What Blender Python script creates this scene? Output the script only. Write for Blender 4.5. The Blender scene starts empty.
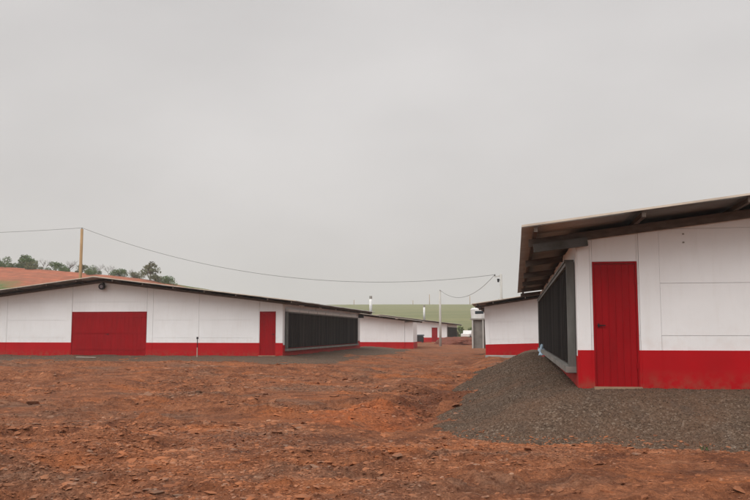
import bpy, bmesh, math, random
import numpy as np
from mathutils import Vector, Matrix
sc = bpy.context.scene
COL = sc.collection
random.seed(7)
rng = np.random.default_rng(11)

# ------------------------------------------------------------------ camera
FPX = 830.0                      # focal length for a 750 px wide picture
PSI = math.atan(140*math.cos(math.atan(82/FPX))/FPX)
TH = math.atan(82/FPX)
CAMZ = 1.6
F = Vector((-math.sin(PSI)*math.cos(TH), math.cos(PSI)*math.cos(TH), math.sin(TH)))
R = Vector((math.cos(PSI), math.sin(PSI), 0)); U = R.cross(F)
cd = bpy.data.cameras.new('camera'); cam = bpy.data.objects.new('camera', cd); COL.objects.link(cam)
cd.sensor_width = 36; cd.lens = FPX/750*36; cd.clip_start = 0.1; cd.clip_end = 4000
M = Matrix((R, U, -F)).transposed().to_4x4(); M.translation = Vector((0, 0, CAMZ)); cam.matrix_world = M
sc.camera = cam

# ------------------------------------------------------------------ sky, sun, exposure
SUN_EL, SUN_AZ = math.radians(48), math.radians(205)   # azimuth clockwise from +Y: behind the camera
w = bpy.data.worlds.new('World'); sc.world = w; w.use_nodes = True
nt = w.node_tree; nt.nodes.clear()
def N(t, **k):
    n = nt.nodes.new(t)
    for a, b in k.items(): setattr(n, a, b)
    return n
out = N('ShaderNodeOutputWorld'); bg = N('ShaderNodeBackground'); bg.inputs[1].default_value = 0.1
sky = N('ShaderNodeTexSky', sky_type='NISHITA', sun_disc=False, sun_elevation=SUN_EL, sun_rotation=SUN_AZ, dust_density=6)
hsv = N('ShaderNodeHueSaturation'); hsv.inputs['Saturation'].default_value = 0.12
tc = N('ShaderNodeTexCoord'); sep = N('ShaderNodeSeparateXYZ')
ramp = N('ShaderNodeValToRGB')      # overcast layer: brightness by height over the horizon
r_ = ramp.color_ramp
r_.elements[0].position = 0.0; r_.elements[0].color = (0.560, 0.545, 0.532, 1)
r_.elements[1].position = 1.0; r_.elements[1].color = (1.0, 0.99, 0.985, 1)
for p, c in ((0.10, (0.565, 0.547, 0.536)), (0.22, (0.59, 0.573, 0.565)), (0.42, (0.59, 0.573, 0.570)), (0.62, (0.6, 0.595, 0.59))):
    e = r_.elements.new(p); e.color = (*c, 1)
cm = N('ShaderNodeVectorMath', operation='SCALE'); cm.inputs['Scale'].default_value = 10.9
mp = N('ShaderNodeMapping'); mp.inputs['Scale'].default_value = (1.0, 1.0, 2.2)
nz = N('ShaderNodeTexNoise'); nz.inputs['Scale'].default_value = 2.1; nz.inputs['Detail'].default_value = 4; nz.inputs['Roughness'].default_value = .45
mr = N('ShaderNodeMapRange'); mr.inputs['From Min'].default_value = .3; mr.inputs['From Max'].default_value = .7
mr.inputs['To Min'].default_value = .89; mr.inputs['To Max'].default_value = 1.09
mul = N('ShaderNodeVectorMath', operation='SCALE')
dot = N('ShaderNodeVectorMath', operation='DOT_PRODUCT')
dot.inputs[1].default_value = (math.sin(SUN_AZ)*math.cos(SUN_EL), math.cos(SUN_AZ)*math.cos(SUN_EL), math.sin(SUN_EL))
mr2 = N('ShaderNodeMapRange'); mr2.inputs['From Min'].default_value = 0.1; mr2.inputs['From Max'].default_value = 1
mr2.inputs['To Min'].default_value = 1.0; mr2.inputs['To Max'].default_value = 1.7; mr2.interpolation_type = 'SMOOTHSTEP'
mul2 = N('ShaderNodeVectorMath', operation='SCALE')
mix = N('ShaderNodeMixRGB'); mix.inputs[0].default_value = 0.9
L = nt.links.new
L(tc.outputs['Generated'], sep.inputs[0]); L(sep.outputs['Z'], ramp.inputs[0]); L(ramp.outputs[0], cm.inputs[0])
L(tc.outputs['Generated'], mp.inputs[0]); L(mp.outputs[0], nz.inputs['Vector']); L(nz.outputs[0], mr.inputs['Value'])
L(cm.outputs[0], mul.inputs[0]); L(mr.outputs[0], mul.inputs['Scale'])
L(tc.outputs['Generated'], dot.inputs[0]); L(dot.outputs['Value'], mr2.inputs['Value'])
L(mul.outputs[0], mul2.inputs[0]); L(mr2.outputs[0], mul2.inputs['Scale'])
L(sky.outputs[0], hsv.inputs['Color']); L(hsv.outputs[0], mix.inputs[1]); L(mul2.outputs[0], mix.inputs[2])
L(mix.outputs[0], bg.inputs[0]); L(bg.outputs[0], out.inputs[0])
sd = bpy.data.lights.new('sun', 'SUN'); sd.energy = 1.45; sd.angle = math.radians(50); sd.color = (1, .985, .96)
so = bpy.data.objects.new('sun', sd); COL.objects.link(so)
so.rotation_euler = (math.pi/2-SUN_EL, 0, math.pi-SUN_AZ); so.location = (0, -20, 30)
so.rotation_euler = Vector((math.sin(SUN_AZ)*math.cos(SUN_EL), math.cos(SUN_AZ)*math.cos(SUN_EL), math.sin(SUN_EL))).to_track_quat('Z', 'Y').to_euler()
vs = sc.view_settings; vs.view_transform = 'Standard'; vs.look = 'None'; vs.exposure = 0.12; vs.gamma = 1; vs.use_curve_mapping = False
sc.cycles.volume_bounces = 1

# ------------------------------------------------------------------ helpers
def at(u, v, Y):
    r = F + R*((u-375)/FPX) + U*((250-v)/FPX); p = Vector((0, 0, CAMZ)) + r*(Y/r.y); return p
def sm(a, b, x):
    t = np.clip((x-a)/(b-a), 0, 1); return t*t*(3-2*t)
def _h(i, j, s):
    n = (i.astype(np.int64)*374761393 + j.astype(np.int64)*668265263 + s*974634777) & 0xffffffff
    n = ((n ^ (n >> 13))*1274126177) & 0xffffffff
    return ((n ^ (n >> 16)) & 0xffff)/65535.0
def vn(x, y, s=0):
    i = np.floor(x); j = np.floor(y); a = x-i; b = y-j; a = a*a*(3-2*a); b = b*b*(3-2*b)
    return (_h(i, j, s)*(1-a)+_h(i+1, j, s)*a)*(1-b) + (_h(i, j+1, s)*(1-a)+_h(i+1, j+1, s)*a)*b - .5
def fbm(x, y, sc_, o=4, s=0, g=.5):
    t = 0; amp = 1
    for k in range(o):
        t = t + amp*vn(x/sc_*2**k+17*k, y/sc_*2**k+5*k, s+k); amp *= g
    return t
def meta(o, label=None, cat=None, group=None, kind=None):
    if label: o['label'] = label
    if cat: o['category'] = cat
    if group: o['group'] = group
    if kind: o['kind'] = kind
    return o
def link(name, me, mat=None, parent=None):
    o = bpy.data.objects.new(name, me); COL.objects.link(o)
    if mat is not None: me.materials.append(mat)
    if parent is not None: o.parent = parent
    return o
def empty(name, loc, label, cat, group=None, rot=(0, 0, 0)):
    o = bpy.data.objects.new(name, None); COL.objects.link(o); o.location = loc; o.rotation_euler = rot
    o.empty_display_size = .3
    return meta(o, label, cat, group)
def npmesh(name, V, Fc, mat=None, parent=None, smooth=False):
    V = np.ascontiguousarray(V, np.float32); Fc = np.ascontiguousarray(Fc, np.int32); k = Fc.shape[1]
    me = bpy.data.meshes.new(name); me.vertices.add(len(V)); me.vertices.foreach_set('co', V.ravel())
    me.loops.add(Fc.size); me.loops.foreach_set('vertex_index', Fc.ravel())
    me.polygons.add(len(Fc)); me.polygons.foreach_set('loop_start', np.arange(0, Fc.size, k, dtype=np.int32))
    me.polygons.foreach_set('use_smooth', np.full(len(Fc), smooth))
    me.update(calc_edges=True); me.validate()
    return link(name, me, mat, parent)
def grid_faces(nr, nc):
    i = np.arange(nr-1)[:, None]*nc + np.arange(nc-1)[None]; i = i.ravel()
    return np.stack([i, i+1, i+nc+1, i+nc], 1)
class MB:
    def __init__(s): s.v = []; s.f = []
    def box(s, x0, x1, y0, y1, z0, z1):
        b = len(s.v); s.v += [(x, y, z) for z in (z0, z1) for y in (y0, y1) for x in (x0, x1)]
        s.f += [tuple(b+i for i in q) for q in ((0, 1, 3, 2), (4, 6, 7, 5), (0, 4, 5, 1), (2, 3, 7, 6), (0, 2, 6, 4), (1, 5, 7, 3))]; return s
    def prism(s, pts, y0, y1):           # polygon in xz, extruded along y
        b = len(s.v); n = len(pts)
        s.v += [(p[0], y0, p[1]) for p in pts] + [(p[0], y1, p[1]) for p in pts]
        s.f += [tuple(range(b, b+n)), tuple(range(b+2*n-1, b+n-1, -1))]
        s.f += [(b+i, b+(i+1) % n, b+n+(i+1) % n, b+n+i) for i in range(n)]; return s
    def hexa(s, a, b_, h, wd):           # beam between two points, h tall, wd wide (axis horizontal or sloping)
        a = Vector(a); b_ = Vector(b_); d = (b_-a).normalized(); sd_ = d.cross(Vector((0, 0, 1))).normalized()*wd/2; up = sd_.cross(d).normalized()*h/2
        k = len(s.v)
        for p in (a, b_): s.v += [tuple(p-sd_-up), tuple(p+sd_-up), tuple(p+sd_+up), tuple(p-sd_+up)]
        s.f += [tuple(k+i for i in q) for q in ((0, 1, 2, 3), (7, 6, 5, 4), (0, 4, 5, 1), (1, 5, 6, 2), (2, 6, 7, 3), (3, 7, 4, 0))]; return s
    def tube(s, pts, rads, n=8, cap=True):
        pts = [Vector(p) for p in pts]; k = len(s.v)
        for i, p in enumerate(pts):
            d = (pts[min(i+1, len(pts)-1)]-pts[max(i-1, 0)]).normalized()
            a = d.cross(Vector((0, 0, 1))); a = Vector((1, 0, 0)) if a.length < .05 else a.normalized(); b_ = d.cross(a)
            r = rads[i] if hasattr(rads, '__len__') else rads
            s.v += [tuple(p+a*math.cos(t*2*math.pi/n)*r+b_*math.sin(t*2*math.pi/n)*r) for t in range(n)]
        for i in range(len(pts)-1):
            for t in range(n): s.f.append((k+i*n+t, k+i*n+(t+1) % n, k+(i+1)*n+(t+1) % n, k+(i+1)*n+t))
        if cap: s.f += [tuple(k+t for t in range(n)), tuple(k+(len(pts)-1)*n+t for t in range(n))]
        return s
    def build(s, name, mat, parent=None, bevel=0, smooth=False):
        me = bpy.data.meshes.new(name); me.from_pydata(s.v, [], s.f)
        bm = bmesh.new(); bm.from_mesh(me); bmesh.ops.recalc_face_normals(bm, faces=bm.faces)
        if bevel: bmesh.ops.bevel(bm, geom=bm.edges[:], offset=bevel, segments=1, affect='EDGES')
        bm.to_mesh(me); bm.free()
        if smooth: me.polygons.foreach_set('use_smooth', [True]*len(me.polygons))
        return link(name, me, mat, parent)

# ------------------------------------------------------------------ materials
def mat(name, build):
    m = bpy.data.materials.new(name); m.use_nodes = True; t = m.node_tree; t.nodes.clear()
    o = t.nodes.new('ShaderNodeOutputMaterial'); b = t.nodes.new('ShaderNodeBsdfPrincipled'); t.links.new(b.outputs[0], o.inputs[0])
    b.inputs['Roughness'].default_value = .85
    b.inputs['Specular IOR Level'].default_value = .12
    build(G(t, b)); return m
class G:                                  # small node-graph builder
    def __init__(s, t, b): s.t = t; s.b = b; s.c = t.nodes.new('ShaderNodeTexCoord'); s.pos = s.c.outputs['Object']
    def n(s, ty, **k):
        x = s.t.nodes.new(ty)
        for a, b in k.items(): setattr(x, a, b)
        return x
    def l(s, a, b): s.t.links.new(a, b)
    def scaled(s, v, src=None):
        m = s.n('ShaderNodeMapping'); m.inputs['Scale'].default_value = v; s.l(src or s.pos, m.inputs[0]); return m.outputs[0]
    def noise(s, scale, detail=4, rough=.55, src=None, dist=0):
        x = s.n('ShaderNodeTexNoise'); x.inputs['Scale'].default_value = scale; x.inputs['Detail'].default_value = detail
        x.inputs['Roughness'].default_value = rough; x.inputs['Distortion'].default_value = dist; s.l(src or s.pos, x.inputs['Vector']); return x.outputs[0]
    def vor(s, scale, feature='F1', out='Distance', src=None):
        x = s.n('ShaderNodeTexVoronoi', feature=feature); x.inputs['Scale'].default_value = scale; s.l(src or s.pos, x.inputs['Vector']); return x.outputs[out]
    def mr(s, v, a, b, c=0, d=1):
        x = s.n('ShaderNodeMapRange'); 
        for k, q in zip(('From Min', 'From Max', 'To Min', 'To Max'), (a, b, c, d)): x.inputs[k].default_value = q
        s.l(v, x.inputs['Value']); return x.outputs[0]
    def mth(s, op, a, b=None):
        x = s.n('ShaderNodeMath', operation=op)
        for i, q in enumerate((a, b)):
            if q is None: continue
            if hasattr(q, 'default_value') and not isinstance(q, (int, float)): s.l(q, x.inputs[i])
            else: x.inputs[i].default_value = q
        return x.outputs[0]
    def mix(s, f, a, b, mode='MIX'):
        x = s.n('ShaderNodeMixRGB', blend_type=mode)
        for i, q in enumerate((f, a, b)):
            if isinstance(q, (int, float)): x.inputs[i].default_value = q
            elif isinstance(q, tuple): x.inputs[i].default_value = (*q, 1)
            else: s.l(q, x.inputs[i])
        return x.outputs[0]
    def ramp(s, f, stops):
        x = s.n('ShaderNodeValToRGB'); r = x.color_ramp
        r.elements[0].position, r.elements[0].color = stops[0][0], (*stops[0][1], 1)
        r.elements[1].position, r.elements[1].color = stops[-1][0], (*stops[-1][1], 1)
        for p, c in stops[1:-1]: r.elements.new(p).color = (*c, 1)
        s.l(f, x.inputs[0]); return x.outputs[0]
    def col(s, c): 
        if isinstance(c, tuple): s.b.inputs['Base Color'].default_value = (*c, 1)
        else: s.l(c, s.b.inputs['Base Color'])
    def bump(s, h, st=.5, dist=.02):
        x = s.n('ShaderNodeBump'); x.inputs['Strength'].default_value = st; x.inputs['Distance'].default_value = dist
        s.l(h, x.inputs['Height']); s.l(x.outputs[0], s.b.inputs['Normal'])
    def rough(s, v): s.b.inputs['Roughness'].default_value = v
    def xyz(s):
        x = s.n('ShaderNodeSeparateXYZ'); s.l(s.pos, x.inputs[0]); return x.outputs

def m_white(g):
    base = g.mix(g.mr(g.noise(.8, 5), .35, .7), (.82, .825, .83), (.765, .765, .765))
    st = g.noise(3.0, 6, .6, g.scaled((2.5, 2.5, .35)))       # faint vertical run marks
    base = g.mix(g.mr(st, .52, .75, 0, .18), base, (.60, .57, .53))
    z = g.xyz()[2]                                             # red dust splashed on the foot of the wall
    spl = g.mth('MULTIPLY', g.mr(z, .55, 1.15, 1, 0), g.mr(g.noise(5, 6, .65), .45, .75))
    base = g.mix(g.mth('MULTIPLY', spl, .22), base, (.5, .3, .22))
    g.col(base); g.rough(.8); g.bump(g.noise(40, 4), .25, .004)
def m_red(c1, c2):
    def f(g):
        b = g.mix(g.mr(g.noise(1.5, 5), .35, .7), c1, c2)
        z = g.xyz()[2]
        spl = g.mth('MULTIPLY', g.mr(z, .0, .3, 1, 0), g.mr(g.noise(7, 6, .65), .4, .65))
        b = g.mix(g.mth('MULTIPLY', spl, .6), b, (.24, .08, .05))
        g.col(b); g.rough(.6); g.bump(g.noise(30, 4), .2, .004)
    return f
def m_door(g):
    b = g.mix(g.mr(g.noise(2.0, 5, .6, g.scaled((3, 1, .5))), .35, .7), (.30, .002, .006), (.235, .002, .005))
    g.col(b); g.rough(.5); g.bump(g.noise(18, 4, .5, g.scaled((3, 3, .4))), .15, .004)
def m_roof(g):
    n = g.noise(1.2, 6, .6); y = g.noise(2.5, 5, .6, g.scaled((.35, 3, 1)))
    b = g.mix(g.mr(n, .35, .7), (.40, .385, .36), (.30, .285, .265)); b = g.mix(g.mr(y, .5, .75, 0, .6), b, (.2, .175, .15))
    g.col(b); g.rough(.9); g.bump(g.noise(60, 3), .3, .003)
def m_flash(g): g.col(g.mix(g.mr(g.noise(2, 4), .4, .7), (.60, .53, .44), (.45, .38, .31))); g.rough(.6)
def m_wood(g):
    n = g.noise(4, 5, .6, g.scaled((1, .15, 3)))
    g.col(g.mix(g.mr(n, .35, .7), (.135, .108, .090), (.075, .058, .048))); g.rough(.85); g.bump(n, .4, .004)
def m_steel(g): g.col(g.mix(g.mr(g.noise(5, 5), .4, .7), (.10, .10, .095), (.06, .058, .052))); g.rough(.55); g.b.inputs['Metallic'].default_value = .35
def m_sheet(g): g.col(g.mix(g.mr(g.noise(3, 5, .6, g.scaled((1, 1, .3))), .4, .7), (.15, .15, .14), (.09, .09, .082))); g.rough(.5)
def m_pad(g):
    n = g.noise(2.2, 5, .7, g.scaled((1, 1, .04)))
    g.col(g.mix(g.mr(n, .45, .66), (.007, .007, .007), (.045, .038, .034))); g.rough(.8); g.bump(g.noise(50, 3), .4, .005)
def m_grey(c):
    def f(g): g.col(g.mix(g.mr(g.noise(2.5, 5), .35, .7), c, tuple(x*.7 for x in c))); g.rough(.85); g.bump(g.noise(25, 4), .3, .005)
    return f
def m_pole(c):
    def f(g): g.col(g.mix(g.mr(g.noise(3, 5, .6, g.scaled((4, 4, .3))), .35, .7), c, tuple(x*.65 for x in c)))
    return f
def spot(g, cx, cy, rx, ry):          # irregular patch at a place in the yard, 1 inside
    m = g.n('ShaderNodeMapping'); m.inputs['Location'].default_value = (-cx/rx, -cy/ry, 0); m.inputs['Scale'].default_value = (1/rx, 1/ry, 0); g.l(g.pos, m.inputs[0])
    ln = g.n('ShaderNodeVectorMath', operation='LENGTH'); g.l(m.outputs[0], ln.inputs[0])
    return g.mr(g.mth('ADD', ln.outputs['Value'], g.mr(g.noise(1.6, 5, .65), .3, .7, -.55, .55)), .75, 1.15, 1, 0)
def soil_colour(g, fine):
    big = g.noise(.35, 5, .6, g.scaled((.8, 1.2, 1))); mid = g.noise(1.3, 6, .65, None, .4)
    c = g.ramp(mid, [(.30, (.13, .048, .027)), (.43, (.25, .093, .044)), (.57, (.38, .145, .068)), (.75, (.47, .21, .108))])
    c = g.mix(g.mr(big, .50, .62, 0, .65), c, g.mix(g.mr(fine, .4, .6), (.135, .078, .052), (.27, .165, .112)))   # greyer, stonier patches
    c = g.mix(g.mr(g.noise(.55, 5, .6, g.scaled((.6, 1.1, 1)), .5), .54, .65, 0, .8), c, (.47, .150, .052))      # loose orange earth
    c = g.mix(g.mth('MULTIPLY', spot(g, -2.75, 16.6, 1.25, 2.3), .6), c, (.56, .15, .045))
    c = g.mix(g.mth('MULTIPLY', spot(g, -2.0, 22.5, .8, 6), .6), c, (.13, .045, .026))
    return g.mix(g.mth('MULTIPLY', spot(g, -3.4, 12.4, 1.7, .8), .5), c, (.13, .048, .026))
def m_soil(g):
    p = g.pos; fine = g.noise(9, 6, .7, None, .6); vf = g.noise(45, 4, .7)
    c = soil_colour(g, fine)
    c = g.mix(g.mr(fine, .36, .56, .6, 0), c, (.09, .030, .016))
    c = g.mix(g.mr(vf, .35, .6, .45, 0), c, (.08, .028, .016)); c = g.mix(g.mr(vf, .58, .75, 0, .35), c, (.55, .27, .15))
    # farm land beyond the building site
    d = g.n('ShaderNodeVectorMath', operation='DISTANCE'); g.l(p, d.inputs[0]); d.inputs[1].default_value = (-8, 60, 0)
    fd = g.mth('ADD', d.outputs['Value'], g.mr(g.noise(.03, 4), 0, 1, -30, 30))
    c = g.mix(g.mr(fd, 118, 128), c, g.mix(g.mr(g.noise(.4, 5), .4, .6), (.10, .125, .035), (.16, .15, .06)))
    g.col(c); g.rough(.95)
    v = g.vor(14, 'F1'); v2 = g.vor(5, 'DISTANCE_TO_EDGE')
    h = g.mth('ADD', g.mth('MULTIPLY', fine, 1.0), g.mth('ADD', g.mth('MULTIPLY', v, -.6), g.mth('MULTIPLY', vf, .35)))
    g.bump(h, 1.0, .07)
def m_gravel(g):
    v = g.n('ShaderNodeTexVoronoi'); v.inputs['Scale'].default_value = 38; g.l(g.pos, v.inputs['Vector'])
    k = g.n('ShaderNodeSeparateColor'); g.l(v.outputs['Color'], k.inputs[0])
    c = g.ramp(k.outputs[0], [(0, (.050, .032, .022)), (.5, (.094, .062, .043)), (.85, (.132, .090, .063)), (1, (.20, .155, .12))])
    c = g.mix(g.mr(g.noise(.9, 5), .42, .65, 0, .6), c, (.12, .065, .04)); c = g.mix(g.mr(g.noise(3, 5), .55, .75, 0, .5), c, (.07, .055, .046))
    g.col(c); g.rough(.95); g.bump(v.outputs['Distance'], -.9, .03)
def m_stone(stops, earthy=0):
    def f(g):
        i = g.n('ShaderNodeNewGeometry'); c = g.ramp(i.outputs['Random Per Island'], stops)
        if earthy:
            q = soil_colour(g, g.noise(9, 6, .7, None, .6)); c = g.mix(g.mr(g.noise(7, 5, .65), .35, .65, earthy-.3, min(1, earthy+.3)), c, q)
        g.col(c); g.rough(.92); g.bump(g.noise(60, 4), .4, .006)
    return f
def m_hillsoil(g):
    x = g.xyz(); n = g.noise(.12, 5); n2 = g.noise(.6, 5, .65)
    c = g.mix(g.mr(n2, .35, .65), (.42, .135, .075), (.25, .085, .05))
    c = g.mix(g.mr(g.noise(.5, 4, .6, g.scaled((.15, 1.2, 1))), .45, .6, 0, .4), c, (.20, .10, .065))
    y = g.mth('ADD', x[1], g.mr(n, .3, .7, -3, 3)); y = g.mth('ADD', y, g.mth('MULTIPLY', x[0], .22))
    gr = g.mix(g.mr(n2, .4, .6), (.085, .12, .035), (.15, .15, .06))
    c = g.mix(g.mr(y, 114.5, 118, 1, 0), c, gr)
    c = g.mix(g.mr(x[1], 154, 158), c, gr); g.col(c); g.rough(.95); g.bump(n2, .6, .4)
def m_field(g):
    x = g.xyz(); n = g.noise(.02, 5, .6, g.scaled((1, 3, 1)))
    c = g.mix(g.mr(n, .38, .62), (.125, .145, .055), (.185, .185, .080))
    c = g.mix(g.mr(g.noise(.5, 5), .35, .65, 0, .35), c, (.07, .10, .03))
    wv = g.n('ShaderNodeTexWave', wave_type='BANDS', bands_direction='Y'); wv.inputs['Scale'].default_value = .05; wv.inputs['Distortion'].default_value = 2.5; wv.inputs['Detail'].default_value = 2; wv.inputs['Detail Scale'].default_value=.3
    g.l(g.pos, wv.inputs['Vector']); c = g.mix(g.mr(wv.outputs['Fac'], .4, .8, 0, .5), c, (.25, .21, .12)); g.col(c); g.rough(.95)
def m_leaf(a, b):
    def f(g):
        i = g.n('ShaderNodeNewGeometry'); c = g.mix(i.outputs['Random Per Island'], a, b); g.col(c); g.rough(.8)
    return f
def m_plain(c, r=.7):
    def f(g): g.col(g.mix(g.mr(g.noise(6, 4), .3, .7), c, tuple(x*.8 for x in c))); g.rough(r)
    return f
MT = {k: mat(k, v) for k, v in dict(
    white_wall=m_white, red_paint=m_red((.43, .004, .009), (.37, .005, .009)), red_door=m_door, roof_sheet=m_roof, roof_edge=m_flash,
    dark_timber=m_wood, steel=m_steel, galvanised=m_sheet, cooling_pad=m_pad, concrete=m_grey((.36, .34, .31)), raw_render=m_grey((.24, .225, .205)),
    soil=m_soil, gravel=m_gravel, hill_soil=m_hillsoil, field=m_field,
    stones=m_stone([(0, (.07, .034, .022)), (.25, (.14, .070, .043)), (.5, (.23, .090, .042)), (.72, (.34, .130, .060)), (.82, (.13, .090, .066)), (.93, (.20, .145, .11)), (.985, (.27, .20, .155)), (1, (.42, .29, .20))], .6),
    chips=m_stone([(0, (.050, .032, .022)), (.5, (.094, .062, .043)), (.85, (.132, .090, .063)), (.985, (.145, .108, .082)), (1, (.32, .26, .20))]),
    leaf_dark=m_leaf((.055, .11, .035), (.13, .185, .065)), leaf_pale=m_leaf((.10, .12, .055), (.17, .17, .09)), bark=m_plain((.13, .105, .085)),
    pole_wood=m_pole((.42, .27, .14)), pole_concrete=m_pole((.55, .53, .49)), wire=m_plain((.16, .155, .15)), sill_earth=m_plain((.34, .23, .15)), dark_soil=m_grey((.17, .055, .035)), black=m_plain((.02, .02, .022), .5),
    lamp_glass=m_plain((.30, .28, .32), .2), plastic_blue=m_plain((.42, .56, .68), .45), red_cloth=m_plain((.42, .05, .05)), white_paint=m_plain((.75, .74, .72), .5),
    glass=m_plain((.03, .035, .04), .12), rubber=m_plain((.02, .02, .02)), steel_blue=m_plain((.06, .085, .10), .4), timber=m_plain((.45, .40, .34)), leaf_grass=m_leaf((.07, .12, .025), (.14, .18, .05))).items()}

# ------------------------------------------------------------------ terrain
def ground_z(x, y, fine=True):
    z = .30*sm(16, 33, y)*sm(-4, -10, x)*(1-.75*sm(61, 73, y)) + .42*sm(33, 41, y)*sm(-2.4, -1.0, x)
    z = z + .10*sm(60, 80, y) + .08*fbm(x, y, 9, 2, 3)*sm(4, 10, np.hypot(x, y)) - .03
    r = np.hypot(x, y)
    if fine:
        near = 1-sm(45, 90, r)
        rough = .55+1.3*sm(-.05, .25, fbm(x, y, 3.2, 2, 21))
        z = z + near*rough*.8*(.055*fbm(x, y, 1.1, 3, 9)+.045*np.abs(fbm(x*.7, y*1.3, .45, 3, 31)))
        z = z + (.05*np.maximum(0, fbm(x, y, .16, 2, 55))*rough+.012*fbm(x, y, .09, 2, 57))*(1-sm(14, 26, r))
        h = fbm(x+.3*y, y*1.25, 1.3, 5, 131, .6)*11; h2 = fbm(x, y*1.2, .42, 4, 141, .6)*7       # broken, platy crust
        fr_ = h-np.floor(h); fr2 = h2-np.floor(h2); pm = sm(-.12, .2, fbm(x, y, 2.6, 2, 151)+.06)*(1-sm(30, 55, r))
        z = z + pm*(.020*(np.floor(h)+sm(.72, 1, fr_))+.011*(np.floor(h2)+sm(.7, 1, fr2)))*.95
        cut = np.exp(-((x+2.1+.5*fbm(x, y, 3, 2, 77))/.55)**2)*sm(12, 15, y)*(1-sm(26, 31, y))   # rutted, washed-out bank next to the gravel
        z = z - .16*cut + .12*cut*fbm(x, y, .7, 3, 12)*2 + .10*np.exp(-((x+3.1)/.6)**2)*sm(13, 16, y)*(1-sm(24, 30, y))*(.6+fbm(x, y, 1.2, 2, 5))
    return z
rad = np.concatenate([[.02], np.geomspace(1.0, 4.9, 60), np.geomspace(5, 60, 880), np.geomspace(60.6, 900, 90)])
va = math.pi/2 + PSI
ang = np.concatenate([np.linspace(va-math.radians(38), va+math.radians(38), 1150), np.linspace(va+math.radians(39), va+math.radians(321), 150)])
ang = np.append(ang, ang[0]+2*math.pi)
RR, AA = np.meshgrid(rad, ang, indexing='ij'); GX = RR*np.cos(AA); GY = RR*np.sin(AA)
GZ = ground_z(GX, GY)
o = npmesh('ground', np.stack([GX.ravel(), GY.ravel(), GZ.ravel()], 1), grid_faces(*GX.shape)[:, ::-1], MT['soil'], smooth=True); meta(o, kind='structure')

def rect_dist(x, y, x0, x1, y0, y1):
    dx = np.maximum(np.maximum(x0-x, x-x1), 0); dy = np.maximum(np.maximum(y0-y, y-y1), 0); return np.hypot(dx, dy)
XR, YR, ZR = 1.05, 14.3, .70        # front corner of the right-hand barn
XL, YL, ZL = -10.93, 38.5, .48      # front corner of the left-hand barn
def gravel_right_z(x, y):
    d = np.hypot(np.maximum(XR-x, 0)*.89, np.maximum(YR-y, 0)*.96) + .30*fbm(x, y, 1.5, 3, 41) + .14*fbm(x, y, .4, 3, 43)
    z = (ZR+.012*np.clip(y-YR, 0, 12)) - .02 - .045*d - .64*sm(.15, 2.2, d) - .4*sm(2.0, 2.9, d)
    z = z - .05*np.exp(-((x+.05)/.12)**2)*sm(17, 19, y)*(1-sm(24, 27, y))
    return z + .02*fbm(x, y, .3, 3, 8) + .012*fbm(x, y, .08, 2, 18)
xs = np.concatenate([np.arange(-2.9, 7, .05), np.arange(7, 14, .3)]); ys = np.concatenate([np.arange(10.8, 22, .05), np.arange(22, 37.5, .12)])
gx, gy = np.meshgrid(xs, ys); gz = gravel_right_z(gx, gy)
o = npmesh('gravel', np.stack([gx.ravel(), gy.ravel(), gz.ravel()], 1), grid_faces(*gx.shape), MT['gravel'], smooth=True); meta(o, kind='structure')
def gravel_left_z(x, y):
    dx = np.maximum(np.maximum(-29.5-x, x-XL), 0); dy = np.maximum(YL-y, 0); d = np.hypot(dx*1.9, dy)+1.1*fbm(x, y, 3, 4, 61)+.6*fbm(x, y, .6, 3, 63)
    return ZL-.02-.03*d-.05*sm(1, 3.5, d)-.4*sm(4.7, 7.6, d)+.05*fbm(x, y, .5, 3, 62)
gx, gy = np.meshgrid(np.arange(-34, -5.5, .14), np.arange(31, 64, .14)); gz = gravel_left_z(gx, gy)
o = npmesh('gravel', np.stack([gx.ravel(), gy.ravel(), gz.ravel()], 1), grid_faces(*gx.shape), MT['gravel'], smooth=True); meta(o, kind='structure')

# left red hillside and the far green hill
cu = np.array([(-160, 20.5), (-110, 17.0), (-84, 0), (-74, 0), (-66, 0), (-58, 0), (-53, 0)], float)
cr = [(u, at(u, v, 150)) for u, v in ((-150, 254), (0, 266.5), (60, 270.5), (110, 275), (150, 280), (176, 286), (196, 297), (240, 318))]
CXs = np.array([-400]+[p.x for _, p in cr]+[-20]); CZs = np.array([34]+[p.z for _, p in cr]+[-1.5])
def crest(x): return np.interp(x, CXs, CZs)
def hill_z(x, y):
    h = crest(x); t = np.clip((y-80)/70, 0, 1)
    z = -1.5+(h+1.5)*np.where(y < 150, t**1.05, 1-.25*sm(150, 320, y)); return z+.5*fbm(x, y, 14, 4, 71)*sm(85, 110, y)*np.where(y > 140, .3, 1)
gx, gy = np.meshgrid(np.linspace(-380, -22, 240), np.linspace(78, 330, 170)); gz = hill_z(gx, gy)
o = npmesh('hillside', np.stack([gx.ravel(), gy.ravel(), gz.ravel()], 1), grid_faces(*gx.shape), MT['hill_soil'], smooth=True); meta(o, kind='structure')
def far_z(x, y):
    t = np.clip((y-175)/345, 0, 1); top = at(400, 304.6, 520).z+.010*(x+130)*-1*0
    e = (1-sm(40, 420, x)*.55)*(1-sm(-250, -520, x)*.4)
    return -1.0+(top*e+1.0)*(1.35*t-.35*t*t)*np.where(y > 520, 1-.5*sm(520, 860, y), 1)+.7*fbm(x, y, 90, 3, 81)*sm(200, 300, y)
gx, gy = np.meshgrid(np.linspace(-600, 520, 150), np.linspace(170, 700, 120)); gz = far_z(gx, gy)
o = npmesh('hill', np.stack([gx.ravel(), gy.ravel(), gz.ravel()], 1), grid_faces(*gx.shape), MT['field'], smooth=True); meta(o, kind='structure')

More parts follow.
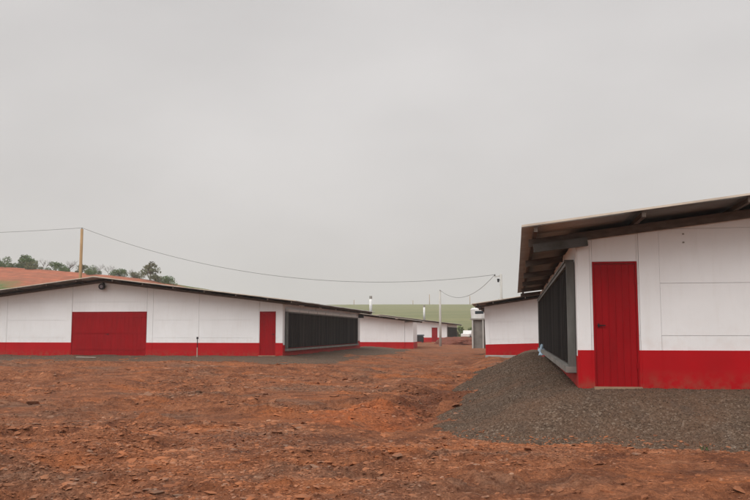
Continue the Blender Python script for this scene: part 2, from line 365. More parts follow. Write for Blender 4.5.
# ------------------------------------------------------------------ loose stones and gravel chips
phi = (1+5**.5)/2
ICO = np.array([(-1, phi, 0), (1, phi, 0), (-1, -phi, 0), (1, -phi, 0), (0, -1, phi), (0, 1, phi), (0, -1, -phi), (0, 1, -phi), (phi, 0, -1), (phi, 0, 1), (-phi, 0, -1), (-phi, 0, 1)])/1.9
IF = np.array([(0, 11, 5), (0, 5, 1), (0, 1, 7), (0, 7, 10), (0, 10, 11), (1, 5, 9), (5, 11, 4), (11, 10, 2), (10, 7, 6), (7, 1, 8), (3, 9, 4), (3, 4, 2), (3, 2, 6), (3, 6, 8), (3, 8, 9), (4, 9, 5), (2, 4, 11), (6, 2, 10), (8, 6, 7), (9, 8, 1)])
OCT = np.array([(1, 0, 0), (-1, 0, 0), (0, 1, 0), (0, -1, 0), (0, 0, 1), (0, 0, -1)], float); OF = np.array([(0, 2, 4), (2, 1, 4), (1, 3, 4), (3, 0, 4), (2, 0, 5), (1, 2, 5), (3, 1, 5), (0, 3, 5)])
def scatter(name, px, py, pz, size, mt, BV, BF, flat=(.25, .6), jit=.35, tilt=.5, sink=.3):
    n = len(px); k = len(BV)
    V = BV[None]*(1+jit*rng.uniform(-1, 1, (n, k, 1))); V = V+jit*.4*rng.uniform(-1, 1, (n, k, 3))
    S = np.stack([rng.uniform(.7, 1.4, n), rng.uniform(.5, 1, n), rng.uniform(*flat, n)], 1); V = V*S[:, None]*size[:, None, None]
    a = rng.uniform(0, 6.283, n); t = rng.normal(0, tilt, n); ca, sa, ct, st = np.cos(a), np.sin(a), np.cos(t), np.sin(t)
    x, y, z = V[..., 0], V[..., 1], V[..., 2]
    y, z = y*ct[:, None]-z*st[:, None], y*st[:, None]+z*ct[:, None]
    x, y = x*ca[:, None]-y*sa[:, None], x*sa[:, None]+y*ca[:, None]
    V = np.stack([x+px[:, None], y+py[:, None], z+(pz+size*S[:, 2]*(1-2*sink)*.6)[:, None]], -1).reshape(-1, 3)
    Fc = (BF[None]+np.arange(n)[:, None, None]*k).reshape(-1, 3)
    return npmesh(name, V, Fc, mt)
def fan(n, r0, r1, half):
    r = np.sqrt(rng.uniform(r0**2, r1**2, n))*1.0; a = va+rng.uniform(-half, half, n)
    return r*np.cos(a), r*np.sin(a)
def on_gravel(x, y):
    return (gravel_right_z(x, y) > ground_z(x, y)) & (x > -2.9) & (y > 11.2) | ((gravel_left_z(x, y) > ground_z(x, y)) & (x < -5.5) & (y > 31))
X, Y, S = [], [], []
for n, r0, r1, s0, s1 in ((60000, 5, 14, .008, .034), (42000, 12, 26, .014, .052), (18000, 22, 55, .03, .08), (4200, 5, 16, .03, .085), (3500, 14, 34, .05, .14), (900, 14, 30, .06, .15)):
    x, y = fan(n, r0, r1, math.radians(33)); dens = sm(-.22, .22, fbm(x, y*1.0, 2.2, 3, 101)+.25*fbm(x, y, .5, 2, 103))*.85+.12
    k = rng.uniform(0, 1, n) < dens; x, y = x[k], y[k]
    X.append(x); Y.append(y); S.append(s0+(s1-s0)*rng.uniform(0, 1, len(x))**2.6)
X, Y, S = map(np.concatenate, (X, Y, S)); k = (~on_gravel(X, Y) | ((Y < 30) & (X > -2.9) & (gravel_right_z(X, Y) < ground_z(X, Y)+.09) & (rng.uniform(0, 1, len(X)) < .35)) | ((Y > 31) & (X < -5) & (Y < 38.3) & (rng.uniform(0, 1, len(X)) < .35))) & (rect_dist(X, Y, -1.4, 17, 42, 62) > .2) & (rect_dist(X, Y, XR-.1, 20, YR-.1, YR+20) > 0); X, Y, S = X[k], Y[k], S[k]
o = scatter('loose_stones', X, Y, np.where((Y > 31) & (X < -5.5), np.maximum(ground_z(X, Y), gravel_left_z(X, Y)), np.where((Y < 36) & (X > -2.9) & (Y > 10.8), np.maximum(ground_z(X, Y), gravel_right_z(X, Y)), ground_z(X, Y))), S, MT['stones'], ICO, IF, (.10, .40), .4, .30, .60); meta(o, 'loose flat shards of red brown and grey stone strewn over the red earth yard', 'stones', kind='stuff')
n = 100000; x = rng.uniform(-2.2, 5.2, n); y = 11.4+rng.uniform(0, 1, n)**1.6*22; k = (gravel_right_z(x, y) > ground_z(x, y)-.03) & (rect_dist(x, y, XR-.02, 20, YR-.02, YR+20) > 0); x, y = x[k], y[k]
o = scatter('gravel_chips', x, y, gravel_right_z(x, y), rng.uniform(.005, .0115, len(x))*(1+(y-12)/18), MT['chips'], OCT, OF, (.5, .9), .3, .6, .35); meta(o, 'dark crushed gravel chips banked around the red and white barn at right', 'gravel', kind='stuff')

# ------------------------------------------------------------------ barns
W, SL, HW = 18.4, .122, 2.50
def zw(d): return HW+SL*min(d, W-d)
def barn(name, label, side, X, Yf, Z, Ln=20., small=None, big=None, pads=True, band='red_paint', tilt=0, purl0=.45, oh=.92, of=1.08, stub=False, ribs=True, strip='white_paint', sh=.125, rh=.08):
    root = empty(name, (X, Yf, Z), label, 'barn', 'low red and white livestock barns', (0, tilt, 0))
    s = side; f = lambda d: s*d
    doors = []
    if small: doors.append((small[0], small[1], small[2]))
    if big: doors.append(big)
    # facade: a backing wall and thin precast panels with open joints
    wall = MB(); wall.prism([(f(0), -.8), (f(W), -.8), (f(W), zw(W)), (f(W/2), zw(W/2)), (f(0), zw(0))], 0, .15)
    wall.prism([(f(0), -.8), (f(W), -.8), (f(W), zw(W)), (f(W/2), zw(W/2)), (f(0), zw(0))], Ln-.15, Ln)
    pil = [(0, .2)]
    if small: pil.append((small[1]+.03, small[1]+.36))
    if big: pil += [(big[0]-.33, big[0]-.02), (big[1]+.02, big[1]+.33)]
    else: pil += [(7.0, 7.3), (11.1, 11.4)]
    pil += [(4.2, 4.5), (14.4, 14.7), (W-.2, W)]
    if not small: pil.append((1.6, 1.9))
    cuts = sorted({0, W, *[c for p in pil for c in p], *[c for d in doors for c in d[:2]]})
    def clip(a, b, z0, z1, y0):
        a += .002; b -= .002
        if z0 > zw(0): a = max(a, (z0-HW)/SL); b = min(b, W-(z0-HW)/SL)
        if b-a < .02: return
        xs_ = {a, b}
        for c in (W/2, (z1-HW)/SL, W-(z1-HW)/SL):
            if a < c < b: xs_.add(c)
        top = [(x, min(z1, zw(x))) for x in sorted(xs_)]
        if max(t[1] for t in top)-z0 < .02: return
        wall.prism([(f(a), z0), (f(b), z0)]+[(f(x), z) for x, z in reversed(top)], y0, .002)
    for a, b in zip(cuts, cuts[1:]):
        m = (a+b)/2; dr = [d for d in doors if d[0] < m < d[1]]; z0 = dr[0][2] if dr else .6
        if any(p[0] <= m <= p[1] for p in pil): clip(a, b, z0, 9, -.034)
        else:
            rows = [z0]+[r for r in (.84, 1.70, 2.60, 3.2) if r > z0+.12]+[9]
            for p, q in zip(rows, rows[1:]): clip(a, b, p+(.003 if p != z0 else 0), q-.003, -.022)
    # long walls
    for d0, d1 in ((0, .15), (W-.15, W)): wall.box(f(d0), f(d1), .15, Ln-.15, .5, zw(0))
    for d0, d1 in ((-.02, 0), (W, W+.02)):
        for y in np.arange(0, Ln+.1, 3.3): wall.box(f(d0), f(d1), min(y, Ln-.3), min(y, Ln-.3)+.3, .5, zw(0))
    wall.build('wall', MT['white_wall'], root)
    bd = MB(); bc = sorted({0, W, *[c for d in doors for c in d[:2]]})
    for a, b in zip(bc, bc[1:]):
        m = (a+b)/2
        if any(d[0] < m < d[1] for d in doors): continue
        bd.box(f(a if a else -.025), f(b if b < W else W+.025), -.045, -.001, -.8, .6)
    for p in pil:
        if not any(d[0]-.01 < (p[0]+p[1])/2 < d[1]+.01 for d in doors): bd.box(f(p[0]+.01), f(p[1]-.01), -.055, -.04, -.8, .597)
    bd.box(f(-.024), f(.149), .0, Ln, -.8, .5); bd.box(f(W-.149), f(W+.024), .0, Ln, -.8, .5); bd.box(f(.151), f(W-.151), Ln-.149, Ln+.02, -.8, .598)
    bd.build('base_band', MT[band], root)
    # doors
    for i, (a, b, h) in enumerate(doors):
        dm = MB(); isbig = (b-a) > 2; n = 1 if isbig else 1
        pw = .11 if not isbig else .22; x = a+.035
        while x < b-.04:
            x2 = min(x+pw, b-.035); dm.box(f(x), f(x2-.003), -.030, -.006, -.1, h-.05); x = x2
        dm.box(f(a+.03), f(b-.03), -.018, -.002, -.1, h-.04)
        if isbig:
            for zz in (.25, 1.05, 1.85): dm.box(f(a+.04), f(b-.04), -.05, -.028, zz, zz+.1)
        do = dm.build('door', MT['red_door'], root)
        fr = MB(); fr.box(f(a), f(a+.03), -.042, .0, 0, h); fr.box(f(b-.03), f(b), -.042, .0, 0, h); fr.box(f(a+.03), f(b-.03), -.042, .0, h-.035, h); fr.build('door_frame', MT['red_door'], do)
        hx = (a+.06) if not isbig else (a+b)/2
        hd = MB(); hd.box(f(hx), f(hx+.13), -.068, -.058, 1.00, 1.018); hd.box(f(hx+.01), f(hx+.03), -.060, -.028, .98, 1.04)
        if not isbig:
            for zz in (.3, 1.7): MB().box(f(b-.045), f(b-.015), -.055, -.03, zz, zz+.1).build('hinge', MT['red_door'], do)
        hd.build('handle', MT['black'], do)
        if not isbig: MB().box(f(a-.02), f(b+.02), -.16, -.02, -.5, .004).build('door_sill', MT['sill_earth'], do)
    # roof: two corrugated slopes
    y0, y1 = -of, Ln+of; ny = int((y1-y0)/.177*(8 if ribs else 4)); yy = np.linspace(y0, y1, ny)
    vs_, fs_ = [], []; base = HW+.165
    for half in (0, 1):
        rows = []
        ds = []
        segs = 6
        for q in range(segs):
            a = -oh+(W/2+oh)*q/segs; b = -oh+(W/2+oh)*(q+1)/segs; ds += [(a-(.12 if q else 0), .012 if q else 0), (b, 0)]
        for th in (0, -.008):
            for dd, lift in ds:
                d = dd; z = base+SL*d+.022*np.sin(2*np.pi*yy/.177)+th+lift
                if d == -oh: d = d+.0; z = z-.006*np.sin(yy*1.7)
                x = d if half == 0 else W-d; rows.append(np.stack([np.full(ny, f(x)), yy+.0, z], 1))
        V = np.concatenate(rows); off = sum(len(v) for v in vs_); nr = len(ds)
        Fg = [grid_faces(nr, ny), grid_faces(nr, ny)+nr*ny]
        i = np.arange(ny-1); Fg.append(np.stack([i, i+1, i+1+nr*ny, i+nr*ny], 1))
        j = np.arange(nr-1)*ny
        for c in (0, ny-1): Fg.append(np.stack([j+c, j+ny+c, j+ny+c+nr*ny, j+c+nr*ny], 1))
        vs_.append(V); fs_.append(np.concatenate(Fg)+off)
    npmesh('roof', np.concatenate(vs_), np.concatenate(fs_), MT['roof_sheet'], root, smooth=True)
    rc = MB(); zt = base+SL*W/2+.03
    rc.prism([(f(W/2-.28), zt-.03), (f(W/2), zt+.012), (f(W/2+.28), zt-.03), (f(W/2+.28), zt-.045), (f(W/2), zt-.003), (f(W/2-.28), zt-.045)], y0-.02, y1+.02); rc.build('ridge_cap', MT['roof_edge'], root)
                                                # pale verge strip along both gable slopes
    for ya, yb in ((y0-.018, y0-.004), (y1+.004, y1+.018)):
        fl = MB(); P = [(f(-oh), base-SL*oh), (f(W/2), base+SL*W/2), (f(W+oh), base-SL*oh)]
        fl.prism([(x, z-.004) for x, z in P]+[(x, z+.028) for x, z in reversed(P)], ya, yb); fl.build('verge_strip', MT['roof_edge'], root)
    # purlins along the barn, rafters across it
    pd = [-oh+.22]+list(np.arange(purl0, W/2, 1.56))
    for d in pd:
        for dd in (d, W-d):
            z = base+SL*min(dd, W-dd)-.032
            MB().box(f(dd-.03), f(dd+.03), y0+.03, y1-.03, z-.075, z).build('purlin', MT['dark_timber'], root)
    for y in [-.115]+list(np.linspace(Ln/5, Ln, 5)+.1):
        rf = MB()
        for sg in (0, 1):
            g0 = lambda d: f(d if sg == 0 else W-d)
            zt_ = lambda d: base+SL*d-.110
            rf.prism([(g0(-oh+.12), zt_(-oh+.12)), (g0(W/2), zt_(W/2)), (g0(W/2), zt_(W/2)-rh), (g0(-oh+.12), zt_(-oh+.12)-rh*.9)], y, y+.07)
            
        rf.build('rafter', MT['dark_timber'], root)
    if stub:
        MB().hexa((f(-.72), -.19, base-.37), (f(.16), -.19, base-.27), .14, .12).build('bracket', MT['steel'], root)
    # cooling pads on the side facing the road
    if pads:
        a, b = .38, Ln-1.5; ou = -.16; z0, z1 = .36, 2.04
        pn = MB(); y = a+.055; i = 0
        while y < b-.06:
            y2 = min(y+.15, b-.051); e = .012 if i % 2 else 0.0; pn.box(f(ou+.035+e), f(-.03), y, y2, z0, z1); y = y2; i += 1
        po = pn.build('cooling_pad', MT['cooling_pad'], root)
        fr = MB(); fr.box(f(ou), f(-.026), a-.02, a+.05, z0-.16, z1+.06); fr.box(f(ou), f(-.026), b-.05, b+.02, z0-.16, z1+.06)
        fr.box(f(ou-.01), f(-.026), a+.051, b-.051, z1+.001, z1+.06)
        y = a+3
        fr.build('pad_frame', MT['galvanised'], root)
        MB().box(f(ou-.04), f(-.027), a-.04, b+.04, z0-.15, z0-.05).build('water_gutter', MT['raw_render'], root)
        cv = MB(); y = a
        while y < b: cv.box(f(ou-.03), f(-.03), y+.01, min(y+1.95, b)-.04, z1+.065, z1+.065+sh); y += 1.98
        cv.build('cover_strip', MT[strip], root)
    return root
b_right = barn('livestock_barn', 'nearest barn, its gable end with narrow red plank door filling the right side', 1, XR, YR, ZR, small=(.24, .96, 2.07), big=(7.2, 11.1, 2.1), purl0=.95, stub=True, strip='galvanised', sh=.04, rh=.15)
b_left = barn('livestock_barn', 'wide low barn at left showing its whole gable with a broad red double door', -1, XL, YL, ZL, small=(.34, 1.13, 2.1), big=(6.9, 10.85, 2.12), rh=.11)
b_mid = barn('livestock_barn', 'second barn of the left row, white corner with a vent pipe on its roof', -1, -9.75, 74, .10, Ln=7., pads=False, ribs=False)
b_far = barn('livestock_barn', 'farthest barn of the left row, narrow red door beside the slim concrete pole', -1, -9.35, 116, .22, small=(1.3, 2.1, 2.0), ribs=False)
b_r2 = barn('livestock_barn', 'white barn standing behind the nearest one, its corner beside the road at right', 1, -1.42, 42, .38, tilt=-.026, oh=.58, pads=False, ribs=False)
TX = at(482.5, 320, 60)
rt_ = empty('water_tank', (TX.x, 60, .45), 'white water tank on a bare grey stand behind the second right barn', 'tank')
MB().tube([(0, 0, 2.12), (0, 0, 2.75), (0, 0, 2.86), (0, 0, 2.92)], [.80, .86, .74, .3], 28).build('tank', MT['white_paint'], rt_, smooth=False)
st_ = MB().box(-.72, .72, -.55, .7, 0, 2.02).build('stand', MT['raw_render'], rt_)
MB().box(-.86, .86, -.8, .8, 2.02, 2.12).build('slab', MT['concrete'], rt_)
for px_ in (-.68, .06): MB().box(px_-.05, px_+.05, -.76, -.66, 0, 2.02).build('post', MT['pole_concrete'], rt_)
# extras that belong to single barns
lm = MB(); lm.tube([(-9.2, -.30, 3.36), (-9.2, -.16, 3.36)], [.155, .155], 20); lm.box(-9.23, -9.17, -.17, -.03, 3.33, 3.56)
lo = lm.build('gable_lamp', MT['black'], b_left); MB().tube([(-9.2, -.315, 3.36), (-9.2, -.301, 3.36)], [.08, .09], 20).build('lens', MT['lamp_glass'], lo)
for rt, x, y, h in ((b_mid, -4.1, 6.0, 1.55), (b_far, -4.0, 8.0, 1.9)):
    z = HW+.165+SL*4.0
    v = MB().tube([(x, y, z-.1), (x, y, z+h)], .15, 14).build('vent_pipe', MT['white_paint'], rt, smooth=True); MB().tube([(x, y, z+h), (x, y, z+h+.30)], [.14, .14], 14).build('cowl', MT['concrete'], v)
# closed end bay beside the second left barn, under its eave
e = MB().box(.03, .78, .02, 3.0, .6, 2.36).build('end_bay', MT['white_wall'], b_mid); MB().box(.028, .80, -.0, 3.02, -.8, .6).build('base_band', MT['red_paint'], e)
# cable anchors on the right wall
for z in (2.36, 2.50): MB().box(1.70, 1.73, -.035, -.02, z, z+.025).build('wall_anchor', MT['concrete'], b_right)
MB().box(-.46, -.05, -.6, -.25, 2.12, 2.26).build('fan_box', MT['steel_blue'], b_r2, bevel=.01)
bx = MB().box(.10, .45, 18.9, 19.2, 2.1, 2.36).build('junction_box', MT['black'], b_left, bevel=.01)
# ------------------------------------------------------------------ poles and wires
def pole(name, label, x, y, z0, z1, r0, r1, mt, group=None, arm=None, cat='pole'):
    rt = empty(name, (x, y, z0), label, cat, group); h = z1-z0
    MB().tube([(0, 0, -.3), (0, 0, h*.5), (0, 0, h)], [r0, (r0+r1)/2, r1], 12).build('shaft', MT[mt], rt, smooth=True)
    if arm:
        a = MB().hexa((-arm*.85, 0, h-.22), (arm*.15, 0, h-.12), .09, .09).build('crossarm', MT['pole_concrete'], rt)
        MB().tube([(-arm*.8, 0, h-.16), (-arm*.8, 0, h-.02)], [.05, .035], 8).build('insulator', MT['steel'], a)
    else: MB().tube([(0, 0, h), (0, 0, h+.12)], [.05, .03], 8).build('insulator', MT['steel'], rt)
    return rt
pA = at(82, 229, 66); pole('utility_pole', 'tall bare wooden pole rising behind the ridge of the wide left barn', pA.x, 66, .2, pA.z, .15, .115, 'pole_wood')
pZ = Vector((pA.x-30, 66, pA.z+.1)); pole('utility_pole', 'wooden pole standing beyond the left edge of the picture', pZ.x, 66, .2, pZ.z, .15, .115, 'pole_wood')
pB = at(501, 274, 66); b = pole('utility_pole', 'pale concrete pole with short arm and dark device over the second right barn roof', pB.x, 66, .4, pB.z, .12, .085, 'pole_concrete', arm=.6)
k = MB().tube([(-.22, -.1, pB.z-.4-.65), (-.22, -.1, pB.z-.4-.38)], [.07, .09], 10).build('street_light', MT['black'], b); MB().tube([(-.22, -.1, pB.z-.4-.5), (0, 0, pB.z-.4-.45)], .03, 6).build('bracket', MT['steel'], k)
pC = at(440, 291, 88); pole('utility_pole', 'slim pale concrete pole standing in the open road before the third left barn', pC.x, 88, .1, pC.z, .14, .10, 'pole_concrete')
pD = at(521, 290, 96); pole('utility_pole', 'thin pale pole tip showing between the roofs of the two right barns', pD.x, 96, .3, pD.z, .08, .06, 'pole_concrete')
def wire(label, a, b_, sag, r=.022, n=28):
    a = Vector(a); b_ = Vector(b_); pts = []
    for i in range(n+1):
        t = i/n; p = a.lerp(b_, t); p.z -= sag*4*t*(1-t); pts.append(p-a)
    o = MB().tube(pts, r, 5).build('power_line', MT['wire'], None); o.location = a; meta(o, label, 'power line', 'overhead wires')
tB = Vector((pB.x-.48, 66, pB.z-.05)); tA = pA+Vector((0, 0, .1)); tC = pC+Vector((0, 0, .1))
wire('long sagging wire strung from the wooden pole to the pole over the second right barn', tA, tB, 2.15, .016, 48)
wire('wire leaving the wooden pole towards the left edge of the picture', tA, pZ+Vector((0, 0, .1)), .35, .015)
wire('deeply sagging wire from the armed concrete pole down to the slim pole in the road', tB, tC, 1.25, .017)
hp = None
for i, (u, vt, t) in enumerate(((354, 300, 'shortest'), (429.5, 294.5, 'tallest'), (470, 296, 'second tallest'), (413, 300.5, 'faintest'))):
    p = at(u, 305, 505); q = at(u, vt, 505); zg = float(far_z(np.array(p.x), np.array(505.)))
    lab = {'shortest': 'far tiny pole on the green hill crest above the side of the wide left barn', 'tallest': 'far pole on the green hill crest just left of the slim road pole', 'second tallest': 'far pole on the green hill crest above the eave of the second right barn', 'faintest': 'far short pole on the green hill crest above the third left barn'}[t]
    pole('hill_pole', lab, p.x, 505, zg, max(q.z, zg+2), .2, .17, 'pole_wood', 'poles along the hill crest', arm=1.6)

# ------------------------------------------------------------------ small things in the yard
p = at(197, 357, 37.2); zt = .40
rt = empty('standpipe', (p.x, 37.2, zt-.03), 'thin upright water pipe with a dark tap head before the wide left barn', 'pipe')
MB().tube([(0, 0, -.1), (0, 0, .50)], .022, 8).build('lower_pipe', MT['timber'], rt); MB().tube([(0, 0, .50), (0, 0, .92)], .018, 8).build('riser', MT['black'], rt)
MB().tube([(0, 0, .9), (0, 0, 1.0)], [.05, .045], 8).build('tap', MT['black'], rt)
p = at(86, 357.6, 36.5); pl = MB().box(-.52, .52, -.05, .05, 0, .03).build('plank', MT['timber'], None, bevel=.006); pl.location = (p.x, 36.5, float(gravel_left_z(np.array(p.x), np.array(36.5)))+.01); pl.rotation_euler = (0, .01, -.12); meta(pl, 'pale plank lying on the grey gravel before the broad red double door', 'plank')

def blob(name, loc, dims, mt, label, cat, amp=.3, seed=0, sub=4):
    bm = bmesh.new(); bmesh.ops.create_icosphere(bm, subdivisions=sub, radius=1)
    from mathutils import noise as mn
    for v in bm.verts:
        c = v.co.copy(); q = c*1.8+Vector((seed, 0, 0)); d = 1+amp*mn.noise(q)+amp*.6*abs(mn.noise(q*2.7))
        v.co = Vector((c.x*dims[0], c.y*dims[1], max(c.z, -.25)*dims[2]))*d
    me = bpy.data.meshes.new(name); bm.to_mesh(me); bm.free(); o = link(name, me, mt); o.location = loc; return meta(o, label, cat)
yb = 29.0; p = at(542.5, 354, yb); zz = float(gravel_right_z(np.array(p.x), np.array(yb)))
blob('plastic_bag', (p.x, yb, zz+.06), (.13, .20, .26), MT['plastic_blue'], 'crumpled pale blue plastic bag at the foot of the near barn side wall', 'bag', .6, 3)
yb = 27.2; p = at(548, 360, yb); zz = float(gravel_right_z(np.array(p.x), np.array(yb)))
blob('red_rag', (p.x, yb, zz+.02), (.14, .22, .09), MT['red_cloth'], 'crumpled red rag on the gravel just in front of the blue plastic bag', 'rag', .6, 9)
# concrete slab before the second right barn
p = at(505, 356, 41.4); o = MB().box(-.9, .9, -.35, .35, -.3, .10).build('concrete_slab', MT['concrete'], None, bevel=.01); o.location = (p.x-.05, 41.45, .36); meta(o, 'low grey concrete slab at the foot of the second right barn', 'slab')
# dark boxy generator beside the third left barn
p = at(419.5, 341, 113); rt = empty('generator', (p.x, 113, .12), 'dark boxy generator standing before the third left barn', 'generator')
MB().box(-.55, .55, -.4, .4, .15, .85).build('housing', MT['black'], rt, bevel=.03); MB().box(-.62, .62, -.46, .46, .95, 1.12).build('canopy', MT['steel_blue'], rt, bevel=.03)
MB().box(-.5, .5, -.36, .36, .85, .95).build('radiator', MT['steel'], rt)
for sx in (-.4, .4): MB().box(sx-.06, sx+.06, -.45, .45, 0, .15).build('skid', MT['steel'], rt)
# red earth heaps along the road
for i, (u, v, Yh, dm, lab) in enumerate(((457, 343, 100, (2.8, 3.5, .9), 'dark red earth heap beside the road behind the slim pole'), (474, 341, 112, (2.4, 3.5, .75), 'lower red earth heap at the right of the road near the far white pickup'))):
    p = at(u, v, Yh); o = blob('earth_heap', (p.x, Yh, .1), dm, MT['dark_soil'], lab, 'heap', .16, 20+i, 5)
    o['group'] = 'earth heaps by the road'
# white pickup truck far down the road
p = at(468.5, 337, 164); rt = empty('pickup_truck', (p.x, 164, .25), 'small white pickup truck parked far down the road', 'pickup truck', rot=(0, 0, 1.35))
bd = MB().prism([(-2.4, .45), (2.45, .45), (2.5, .95), (1.1, 1.05), (.55, 1.6), (-.75, 1.65), (-1.0, 1.05), (-2.45, 1.0)], -.85, .85).build('body', MT['white_paint'], rt, bevel=.04)
MB().prism([(.98, 1.08), (.5, 1.52), (-.68, 1.56), (-.85, 1.08)], -.865, .865).build('window', MT['glass'], rt)
for sx in (-1.5, 1.5):
    for sy in (-.8, .8):
        wq = MB().tube([(sx, sy-.11, .36), (sx, sy+.11, .36)], .36, 16).build('wheel', MT['rubber'], rt); MB().tube([(sx, sy-.12, .36), (sx, sy+.12, .36)], .19, 12).build('rim', MT['galvanised'], wq)

# ------------------------------------------------------------------ vegetation
def branches(mb, p, d, ln, r, lev, tips, up=.15, nb=3):
    n = 4; pts = [p.copy()]; q = p.copy(); dd = d.copy()
    for i in range(n):
        dd = (dd+Vector((random.gauss(0, .12), random.gauss(0, .12), random.gauss(0, .06)+up*.3))).normalized(); q = q+dd*ln/n; pts.append(q.copy())
    mb.tube(pts, list(np.linspace(r, r*.55, n+1)), 5 if lev > 1 else 4, cap=False)
    if lev == 0: tips.append(q); return
    for k in range(nb+(lev > 1)):
        t = random.uniform(.4, 1); base_ = pts[min(n, int(t*n))]
        a = random.uniform(0, 6.283); sp = random.uniform(.5, .9)
        nd = (dd+Vector((math.cos(a)*sp, math.sin(a)*sp, random.uniform(0, .4)))).normalized()
        branches(mb, base_, nd, ln*random.uniform(.55, .75), r*.5, lev-1, tips, up, nb)
def leaves(cen, rads, n, size):
    cen = np.array(cen); k = rng.integers(0, len(cen), n); r = rng.uniform(.25, 1, n)**.6; v = rng.normal(0, 1, (n, 3)); v /= np.linalg.norm(v, axis=1)[:, None]
    P = cen[k]+v*(r*np.array(rads)[k])[:, None]*np.array([1, 1, .75])
    a = rng.normal(0, 1, (n, 3)); a /= np.linalg.norm(a, axis=1)[:, None]; b = np.cross(a, rng.normal(0, 1, (n, 3))); b /= np.linalg.norm(b, axis=1)[:, None]
    s = size*rng.uniform(.6, 1.4, n)[:, None]; V = np.stack([P-a*s, P+b*s*.5, P+a*s, P-b*s*.5], 1).reshape(-1, 3)
    return V, np.arange(4*n).reshape(-1, 4)
def tree(kind, x, y, z, h, wd, label, group, leaf='leaf_dark', dens=1.0):
    rt = empty(kind, (x, y, z), label, 'bush' if kind == 'bush' else 'tree', group)
    mb = MB(); tips = []
    if kind == 'bare_tree':
        for _ in range(2): branches(mb, Vector((0, 0, -.2)), Vector((random.gauss(0, .45), random.gauss(0, .2), 1)).normalized(), h*.42, .03+h*.006, 3, tips, .12)
        mb.build('trunk', MT['bark'], rt); return rt
    branches(mb, Vector((0, 0, -.3)), Vector((0, 0, 1)), h*.45, .06+h*.02, 2, tips, .1); mb.build('trunk', MT['bark'], rt)
    cs, rs = [], []; nc = 14 if kind != 'bush' else 10
    for _ in range(nc):
        a = random.uniform(0, 6.283); q = random.uniform(0, 1)**.5*wd*.36
        lo_ = .12 if kind == 'bush' else .30
        zc = random.uniform(lo_, .86)*h; q *= 1-max(0, zc/h-.6)
        cs.append((math.cos(a)*q, math.sin(a)*q, zc)); rs.append(random.uniform(.10, .26)*wd)
    V, Fc = leaves(cs, rs, int(1500*dens), .05+.035*h); npmesh('crown', V, Fc, MT[leaf], rt); return rt
G1 = 'trees along the crest of the red hillside'
veg = [('bush', 4, 11, 24, 'leaf_dark', 'dark rounded bush at the far left end of the hillside crest'),
       ('leafy_tree', 26, 15, 22, 'leaf_dark', 'tallest dark green tree at the left of the hillside crest'),
       ('bush', 17, 7, 16, 'leaf_dark', 'low dark bush left of the tallest green tree on the crest'),
       ('bush', 36, 8, 16, 'leaf_pale', 'pale low bush right of the tallest green tree on the crest'),
       ('bush', 51, 10, 22, 'leaf_dark', 'wide dark green bush left of the wooden pole'),
       ('bare_tree', 41, 19, 16, '', 'leafless twiggy tree between the two leftmost leafy clumps'),
       ('bare_tree', 63, 25, 18, '', 'tallest leafless tree, just left of the wooden pole'),
       ('bush', 66, 5, 14, 'leaf_dark', 'low dark bush under the tallest leafless tree'),
       ('bush', 78, 9, 17, 'leaf_pale', 'pale green bush at the foot of the wooden pole'),
       ('bare_tree', 97, 20, 14, '', 'leafless tree just right of the wooden pole'),
       ('bare_tree', 107, 22, 14, '', 'leafless tree above the ridge of the wide left barn'),
       ('bush', 97, 6, 22, 'leaf_dark', 'low dark bush under the leafless tree right of the pole'),
       ('bush', 117, 8, 18, 'leaf_dark', 'compact green bush over the right slope near the barn ridge'),
       ('bare_tree', 135, 19, 14, '', 'thin leafless tree left of the hazy pale tree'),
       ('leafy_tree', 152, 21, 20, 'leaf_pale', 'hazy pale green tree with sparse crown near the end of the crest'),
       ('bush', 158, 8, 16, 'leaf_pale', 'pale bush at the foot of the hazy sparse tree'),
       ('bush', 170, 9, 20, 'leaf_dark', 'last dark bush where the crest drops behind the roof'),
       ('bush', 135, 6, 18, 'leaf_pale', 'small pale bush under the thin leafless tree')]
for kind, u, hp_, wp, lf, lab in veg:
    p = at(u, 270, 151); z = float(hill_z(np.array(p.x), np.array(151.))); s = 151/830*1.0
    tree(kind, p.x, 151+random.uniform(-1, 2), z-.25, hp_*s*(.92 if kind == 'bush' else 1)+.2, wp*s*(1.3 if kind == 'bush' else 1), lab, G1, lf or 'leaf_dark', .5 if u == 152 else 1.5)
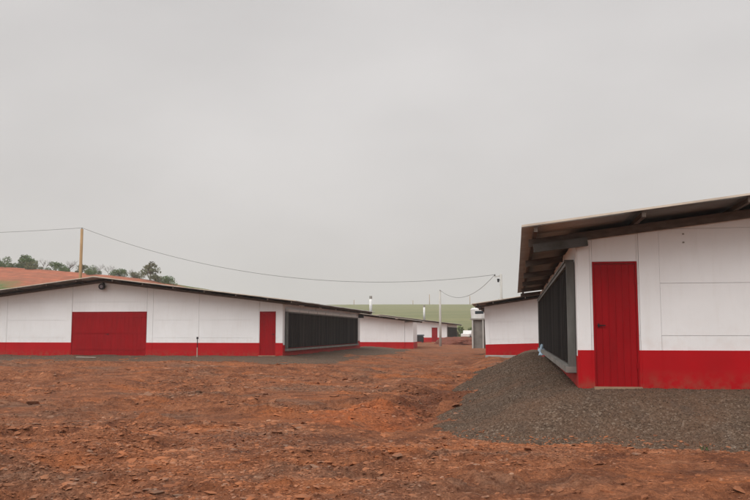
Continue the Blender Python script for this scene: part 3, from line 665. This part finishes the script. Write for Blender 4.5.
for u, vt, wp, lab in ((484, 300.5, 11, 'small rounded tree crown showing over the left end of the second right barn roof'), (505, 295.5, 20, 'widest rounded tree crown showing over the second right barn roof'), (494, 300, 12, 'middle tree crown behind the base of the armed concrete pole')):
    q = at(u, vt, 190); zg = max(0, float(far_z(np.array(q.x), np.array(190.)))); tree('leafy_tree', q.x, 190, zg, q.z-zg, wp*190/830*1.2, lab, 'trees behind the right barns', 'leaf_dark', 2.2)
for u, hp_, wp, Yv, lf, lab in ((452, 9, 16, 172, 'leaf_pale', 'pale olive bush at the end of the road beyond the third left barn'), (461, 13, 15, 182, 'leaf_grass', 'bright green bush in the middle of the gap at the end of the road'), (472, 11, 16, 180, 'leaf_grass', 'bright green bush behind the white pickup truck'), (444, 7, 12, 178, 'leaf_grass', 'green bush just right of the slim road pole')):
    q = at(u, 333, Yv); tree('bush', q.x, Yv, -.1, hp_*Yv/830+.5, wp*Yv/830, lab, 'bushes at the end of the road', lf, 1.5)

for u, v, lab in ((704, 449, 'small green weed sprouting in the red earth below the near barn gravel'),):
    q = at(u, v, 10); k_ = CAMZ/(CAMZ-q.z); q = Vector((q.x*k_, q.y*k_, 0)); V, Fc = leaves([(0, 0, .015)], [.07], 26, .018)
    o = npmesh('weed', V, Fc, MT['leaf_dark']); o.location = (q.x, q.y, float(ground_z(np.array(q.x), np.array(q.y)))); meta(o, lab, 'weed')

# ------------------------------------------------------------------ haze
hz = MB().box(-915, 915, -915, 915, -4, 48).build('haze', None); hz.data.materials.clear()
hm = bpy.data.materials.new('haze'); hm.use_nodes = True; t = hm.node_tree; t.nodes.clear(); o_ = t.nodes.new('ShaderNodeOutputMaterial'); pv = t.nodes.new('ShaderNodeVolumePrincipled')
pv.inputs['Color'].default_value = (.93, .92, .91, 1); pv.inputs['Density'].default_value = .00055; pv.inputs['Anisotropy'].default_value = .1
t.links.new(pv.outputs[0], o_.inputs['Volume']); hz.data.materials.append(hm); meta(hz, 'pale even haze in the air over the farm', 'haze', kind='stuff')
